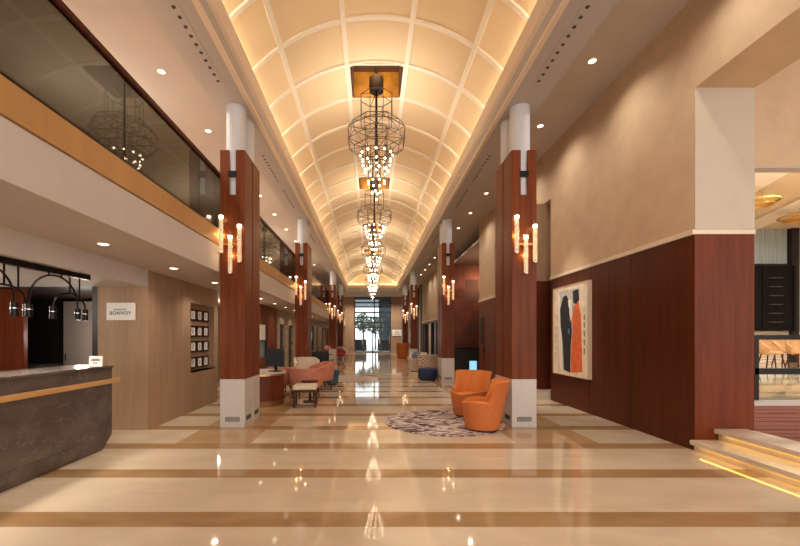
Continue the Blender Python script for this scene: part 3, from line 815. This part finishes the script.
# outside the entrance
struct(MB().box(-14, 14, YE + .3, 70, -.15, 0).build('floor_outside', 'pavement'))
def tree(x, y, h, r, label, seed):
    rnd = random.Random(seed)
    t = thing('tree', label, 'tree', (x, y, 0), group='trees outside the entrance')
    b = MB().tube([(0, 0, 0), (.05, 0, h * .3), (-.03, .05, h * .6), (.1, 0, h * .9)], .09, 8)
    for i in range(6):
        a = rnd.uniform(0, 6.28); b.tube([(0, .02, h * (.35 + .08 * i)), (r * .7 * math.cos(a), r * .7 * math.sin(a), h * (.5 + .08 * i))], .035, 5)
    b.build('trunk', 'bark', t, smooth=True)
    f = MB()
    for i in range(420):
        a, u = rnd.uniform(0, 6.28), rnd.uniform(-1, 1); rr = r * rnd.random() ** .4
        c_ = Vector((rr * math.sqrt(1 - u * u) * math.cos(a), rr * math.sqrt(1 - u * u) * math.sin(a), h * .68 + rr * u * 1.1))
        n1 = Vector((rnd.uniform(-1, 1), rnd.uniform(-1, 1), rnd.uniform(-1, 1))).normalized() * .16; n2 = n1.orthogonal().normalized() * .09
        f.bm.faces.new([f.bm.verts.new(c_ + q) for q in (n1, n2, -n1, -n2)])
    f.build('leaves', 'leaf', t)
tree(-.9, 44, 4.6, 1.1, 'leafy green tree outside the entrance glazing, left one', 3)
tree(.5, 46, 4.2, 1.0, 'leafy green tree outside the entrance glazing, right one', 5)
hd = tag(MB().box(-4, -.5, 42, 43, 0, 1.25).build('outside_planter', 'dark', bevel=.1), 'low dark planter block outside the entrance, on the left', 'planter')
hd = tag(MB().box(.7, 5, 42, 43, 0, 1.3).build('outside_planter', 'dark_brown', bevel=.1), 'low dark planter block outside the entrance, on the right', 'planter')
struct(MB().box(1.0, 6, 52, 52.3, 0, 7).build('wall_outside', 'steel'))

# ------------------------------------------------------------------ furniture
def tub_chair(label, loc, face, w=.36, hb=.80, ha=.46, outer='orange_fabric', inner='orange_inner', group=None, name='tub_chair'):
    """local front is -Y"""
    t = thing(name, label, 'chair', loc, face, group)
    N = 64
    def rim(a):                # a: 0 at the back (+Y), pi at the front
        x = abs(a)
        if x < 1.02: return hb
        if x < 1.40: u = (x - 1.02) / .38; u = u * u * (3 - 2 * u); return hb + (ha - hb) * u
        return ha + .03 * math.sin((x - 1.40) * 1.8) - .05 * min(1, (x - 1.40) / 1.6)
    def pt(a, z, rs=1.0):
        r = (w * .74 + w * .30 * (z / hb) ** .8) * rs
        back = max(0, math.cos(a)) * .05 * (z / hb) ** 2
        ear = .05 * max(0, (z - .5) / max(.01, hb - .5)) ** 2 * math.exp(-((abs(a) - 1.0) / .35) ** 2)
        return ((r + ear) * math.sin(a), r * math.cos(a) + back, z)
    A = [-PI + 2 * PI * i / N for i in range(N)]
    nz = 7
    MB().grid(lambda i, j: pt(A[i], .03 + (rim(A[i]) - .03) * j / (nz - 1)), N, nz, True).build('shell', outer, t, smooth=True)
    def inn(i, j):
        a = A[i]; zt = rim(a); zb = min(.36, zt - .02)
        if j == 0: return pt(a, zt)
        if j == 1:
            p = pt(a, zt, .95); return (p[0], p[1], zt + .012)
        z = zt + (zb - zt) * (j - 1) / 4
        return pt(a, z, .88)
    MB().grid(inn, N, 6, True).build('inner_back', inner, t, smooth=True)
    MB().lathe([(0, .30), (w * .80, .32), (w * .84, .36), (w * .80, .405), (w * .5, .425), (0, .43)], 28).build('seat', inner, t, smooth=True)
    MB().cyl((0, 0, 0), w * .70, 0, .035, 24).build('foot_ring', 'dark', t, smooth=True)
    return t
def face(dx, dy): return math.atan2(dx, -dy)     # rotation turning local -Y to (dx,dy)
c1 = P(484, 432, 6.16); c2 = P(468, 417, 7.3)
tub_chair('orange tub armchair seen from its side, beside the first right column', (c1.x + .02, 6.32, .012), face(-.96, .22), .355, .79, .46, group='orange tub armchairs')
tub_chair('orange tub armchair turned towards the camera, behind the nearer orange one', (c2.x + .05, 7.45, .012), face(-.62, -.78), .375, .82, .47, group='orange tub armchairs')
rg = MB(); rg.lathe([(0, 0), (1.03, 0), (1.04, .006), (1.02, .012), (0, .012)], 56)
o = tag(rg.build('round_rug', 'rug_pattern', smooth=True), 'round pinkish grey rug with dark streaks under the orange armchairs', 'rug'); o.location = (1.27, 6.9, 0)
c3 = P(402.5, 357, 28)
tub_chair('tall orange tub chair far down the hall, back to the camera', (c3.x, 28.0, 0), face(0, 1), .46, 1.07, .6, group='orange tub armchairs')
# ottoman
ot = thing('ottoman', 'round navy blue ottoman on the right, by the second column', 'ottoman', (1.97, 13.62, 0))
MB().lathe([(0, .05), (.30, .05), (.33, .10), (.335, .33), (.31, .40), (.26, .425), (0, .43)], 28).build('cushion', 'navy_fabric', ot, smooth=True)
MB().cyl((0, 0, 0), .27, 0, .05, 20).build('base', 'dark', ot)
# patterned armchair
pc = tub_chair('pale patterned barrel armchair behind the navy ottoman', (P(428.5, 374, 15).x, 15.2, 0), face(.3, .95), .40, .82, .60, 'hex_fabric', 'cream_fabric')
tub_chair('pale patterned barrel armchair facing the camera, behind the other patterned one', (P(417, 362, 17).x, 17.2, 0), face(-.5, -.85), .40, .80, .60, 'hex_fabric', 'cream_fabric')
o = thing('throw_pillow', 'grey blue pillow on the rear pale patterned armchair', 'pillow', (P(417, 353, 17).x, 17.15, .435))
MB().sphere((0, 0, .22), .22, 14, 10, (1, .38, 1)).build('cushion', 'greyblue_fabric', o, smooth=True); MB().tube([(-.17, 0, .07), (.17, 0, .07)], .006).build('piping', 'navy_fabric', o)
# dark host desk in the copper bay
hk = thing('host_desk', 'black host desk in the copper walled bay on the right', 'desk', (P(466, 370, 17.8).x, 18.0, 0))
MB().box(-.75, .95, -.3, .3, .04, .98).build('body', 'dark', hk, bevel=.01)
MB().box(-.8, 1.0, -.34, .34, .98, 1.03).build('desk_top', 'black_metal', hk)
MB().box(-.7, .9, -.27, .27, 0, .04).build('plinth', 'dark_brown', hk)
sc = thing('monitor', 'small pale blue screen in front of the black host desk', 'monitor', (P(474, 366, 17.4).x, 17.55, 0))
MB().box(-.16, .16, -.02, .02, .02, .42).build('screen', 'screen_glow', sc); MB().box(-.18, .18, .02, .05, 0, .45).build('housing', 'dark', sc)

# left lounge: oval host desk with monitor
dk = thing('oval_desk', 'dark wood oval desk with pale marble top beside the first left column', 'desk', (-2.58, 8.78, 0))
def oval(rx, ry, z): return [(rx * math.cos(2 * PI * i / 36), ry * math.sin(2 * PI * i / 36), z) for i in range(36)]
def loft(rings, name, m, parent, smooth=True):
    q = MB(); L = [[q.bm.verts.new(p) for p in r] for r in rings]
    q.bm.faces.new(L[0]); q.bm.faces.new(L[-1])
    for A, B in zip(L, L[1:]):
        for i in range(len(A)): q.bm.faces.new((A[i], A[(i + 1) % len(A)], B[(i + 1) % len(B)], B[i]))
    return q.build(name, m, parent, smooth=smooth)
loft([oval(.61, .54, 0), oval(.61, .54, .12)], 'plinth', 'bronze', dk)
loft([oval(.63, .56, .12), oval(.62, .55, .3), oval(.61, .54, .66)], 'body', 'desk_wood', dk)
loft([oval(.64, .57, .66), oval(.64, .57, .70)], 'edge_band', 'brass', dk)
loft([oval(.65, .58, .70), oval(.65, .58, .735)], 'desk_top', 'white_stone', dk)
mo = thing('monitor', 'dark desktop monitor standing on the oval desk', 'monitor', (P(274, 372, 8.6).x, 8.68, .735), math.radians(-28))
MB().box(-.24, .24, -.012, .02, .12, .50).build('screen', 'monitor', mo, bevel=.006)
MB().box(-.03, .03, .02, .05, .02, .3).build('stand', 'black_metal', mo)
MB().box(-.13, .13, -.08, .1, 0, .02).build('base', 'black_metal', mo)
# stool
sl = thing('stool', 'square stool with cream seat and dark wood legs in front of the peach chairs', 'stool', (P(303.5, 408, 8.24).x, 8.5, 0), math.radians(4))
MB().box(-.25, .25, -.23, .23, .37, .47).build('seat', 'cream_fabric', sl, bevel=.03)
MB().box(-.245, .245, -.225, .225, .32, .372).build('apron', 'chair_wood', sl)
for sx in (-1, 1):
    for sy in (-1, 1): MB().box(sx * .225 - .02, sx * .225 + .02, sy * .205 - .02, sy * .205 + .02, 0, .33).build('leg', 'chair_wood', sl)
# peach armchairs
def lounge_chair(label, loc, rz, m, legm='chair_wood', w=.40, h=.73, group=None):
    t = thing('lounge_chair', label, 'chair', loc, rz, group)
    N = 22
    def sh(i, j):
        a = math.radians(-125 + 250 * i / (N - 1)); u = j / 5
        top = h - .16 * max(0, abs(a) - .9) / 1.28
        z = .30 + (top - .30) * u; r = w * (.90 + .14 * u)
        return (r * math.sin(a), r * math.cos(a), z)
    MB().grid(sh, N, 6).build('backrest', m, t, smooth=True, solid=.07)
    MB().lathe([(0, .26), (w * .88, .26), (w * .94, .32), (w * .92, .42), (w * .8, .45), (0, .46)], 26).build('seat', m, t, smooth=True)
    for sx in (-1, 1):
        for sy in (-1, 1): MB().tube([(sx * w * .55, sy * w * .55, .27), (sx * w * .68, sy * w * .68, 0)], .02).build('leg', legm, t)
    return t
lounge_chair('peach rounded armchair with its back to the camera behind the stool', (-1.62, 9.75, 0), face(.1, 1), 'peach_fabric', w=.39, group='peach armchairs')
lounge_chair('peach rounded armchair tucked behind the oval desk', (-2.42, 10.2, 0), face(-.5, .9), 'peach_fabric', w=.42, group='peach armchairs')
lounge_chair('peach armchair further back beside the blue pouf', (-1.46, 11.25, 0), face(-.9, -.5), 'peach_fabric', h=.78, w=.36, group='peach armchairs')
pf = thing('pouf', 'slate blue upholstered pouf near the second left column', 'ottoman', (-1.24, 12.3, 0))
MB().lathe([(0, .04), (.17, .04), (.19, .08), (.235, .42), (.22, .46), (0, .475)], 24).build('cushion', 'blue_fabric', pf, smooth=True)
MB().cyl((0, 0, 0), .15, 0, .04, 18).build('base', 'dark', pf)
lounge_chair('cream armchair in front of the second left column', (-2.02, 12.2, 0), face(.4, -1), 'cream_fabric', w=.36, h=.86)
ct = thing('side_table', 'small round dark table between the peach chairs and the stool', 'table', (-1.42, 9.03, 0))
MB().cyl((0, 0, 0), .19, .46, .49, 22).build('table_top', 'chair_wood', ct, smooth=True); MB().cyl((0, 0, 0), .03, .02, .46, 10).build('stem', 'dark', ct); MB().cyl((0, 0, 0), .17, 0, .02, 20).build('base', 'dark', ct)
o = tag(MB().lathe([(0, 0), (1.1, 0), (1.1, .01), (0, .012)], 48).build('round_rug', 'rug_pale'), 'pale plain round rug under the far left armchairs', 'rug'); o.location = (-.85, 14.1, 0)
bx = thing('armchair', 'black low backed armchair behind the peach chairs by the second left column', 'chair', (P(317, 372, 15).x, 15.5, 0), face(0, -1))
MB().box(-.36, .36, -.3, .3, .12, .44).build('seat', 'dark', bx, bevel=.04); MB().box(-.38, .38, .2, .34, .12, .92).build('backrest', 'dark', bx, bevel=.04)
for sx in (-1, 1):
    for sy in (-.22, .24): MB().cyl((sx * .3, sy, 0), .02, 0, .12, 8).build('leg', 'chair_wood', bx)
# seats and flowers by the third and fourth left columns
lounge_chair('tan armchair by the glazed shopfront on the left', (-3.0, 21.0, 0), face(1, -.2), 'tan_seat', w=.38, group='far left armchairs')
lounge_chair('red armchair beyond the third left column', (P(338, 360, 25).x, 25.5, 0), face(.6, -.7), 'red_fabric', w=.42, group='far left armchairs')
lounge_chair('cream armchair beyond the third left column', (P(346, 360, 27).x, 27.4, 0), face(-.6, -.7), 'cream_fabric', w=.42, group='far left armchairs')
tb = thing('side_table', 'brown side table holding flowers before the third left column', 'table', (P(327, 364, 20.5).x, 20.7, 0))
MB().cyl((0, 0, 0), .28, .55, .58, 22).build('table_top', 'chair_wood', tb, smooth=True); MB().cyl((0, 0, 0), .04, .02, .55, 10).build('stem', 'chair_wood', tb); MB().cyl((0, 0, 0), .2, 0, .02, 20).build('base', 'chair_wood', tb)
fl = thing('flower_vase', 'pink flowers in a dark vase on the brown side table', 'flowers', (tb.location.x, 20.7, .58))
MB().lathe([(0, 0), (.07, 0), (.09, .1), (.05, .2), (.045, .2)], 16).build('vase', 'dark', fl, smooth=True)
fm = MB(); rnd = random.Random(2)
for i in range(16): fm.sphere((rnd.uniform(-.13, .13), rnd.uniform(-.13, .13), .28 + rnd.uniform(0, .16)), .05, 8, 6)
fm.build('blossom', 'pink', fl, smooth=True)

# ------------------------------------------------------------------ lights without fittings, several added as fill
for y in (2, 7, 12, 17, 22): light('POINT', (-5.2, y, 4.9), 45, WARM, .25)  # added fill brightening the balcony level, no lamps stand there
for x in (-2.1, .1, 2.3): light('SPOT', (x, 36.4, 5.35), 300, WARM, .1, spot=140)  # added spots brightening the entrance wall, no ceiling fittings
light('SPOT', (2.6, 8.23, 5.36), 230, WARM, .04, (0, math.radians(-23.5), 0), spot=36)  # added accent spot on the painting, no fitting in the beam
for y in (11, 17, 23, 29): light('POINT', (-4.7, y + .6, 2.2), 14, WARM, .2)
light('POINT', (6.2, 17.6, 4.6), 70, (255, 200, 160), .3)
light('POINT', (-5.4, 7.3, 1.5), 14, WARM, .1)  # added fill for the dark office recess
light('POINT', (-5.6, 4.6, 2.0), 22, WARM, .15)  # added fill behind the reception desk, no lamp there

# ------------------------------------------------------------------ camera, world, view
cd = bpy.data.cameras.new('camera'); cam = bpy.data.objects.new('camera', cd); COL.objects.link(cam)
cam.location = (0, 0, EYE); cam.rotation_euler = (PI / 2, 0, 0)
cd.sensor_width = 36; cd.lens = 36 * F / 800; cd.shift_x = (400 - VX) / 800; cd.shift_y = (VY - 273) / 800
cd.clip_start = .05; cd.clip_end = 300
S.camera = cam
w = bpy.data.worlds.new('world'); S.world = w; w.use_nodes = True
bg = w.node_tree.nodes['Background']; bg.inputs['Color'].default_value = (1, .97, .94, 1); bg.inputs['Strength'].default_value = 1.6
S.view_settings.view_transform = 'Standard'; S.view_settings.look = 'None'; S.view_settings.exposure = 0.85; S.view_settings.gamma = 1
S.view_settings.use_curve_mapping = False
try:
    S.cycles.use_denoising = True; S.cycles.denoiser = 'OPENIMAGEDENOISE'
    S.cycles.max_bounces = 10; S.cycles.diffuse_bounces = 8; S.cycles.sample_clamp_indirect = 6
    S.cycles.caustics_reflective = False; S.cycles.caustics_refractive = False; S.cycles.transparent_max_bounces = 16
except Exception: pass
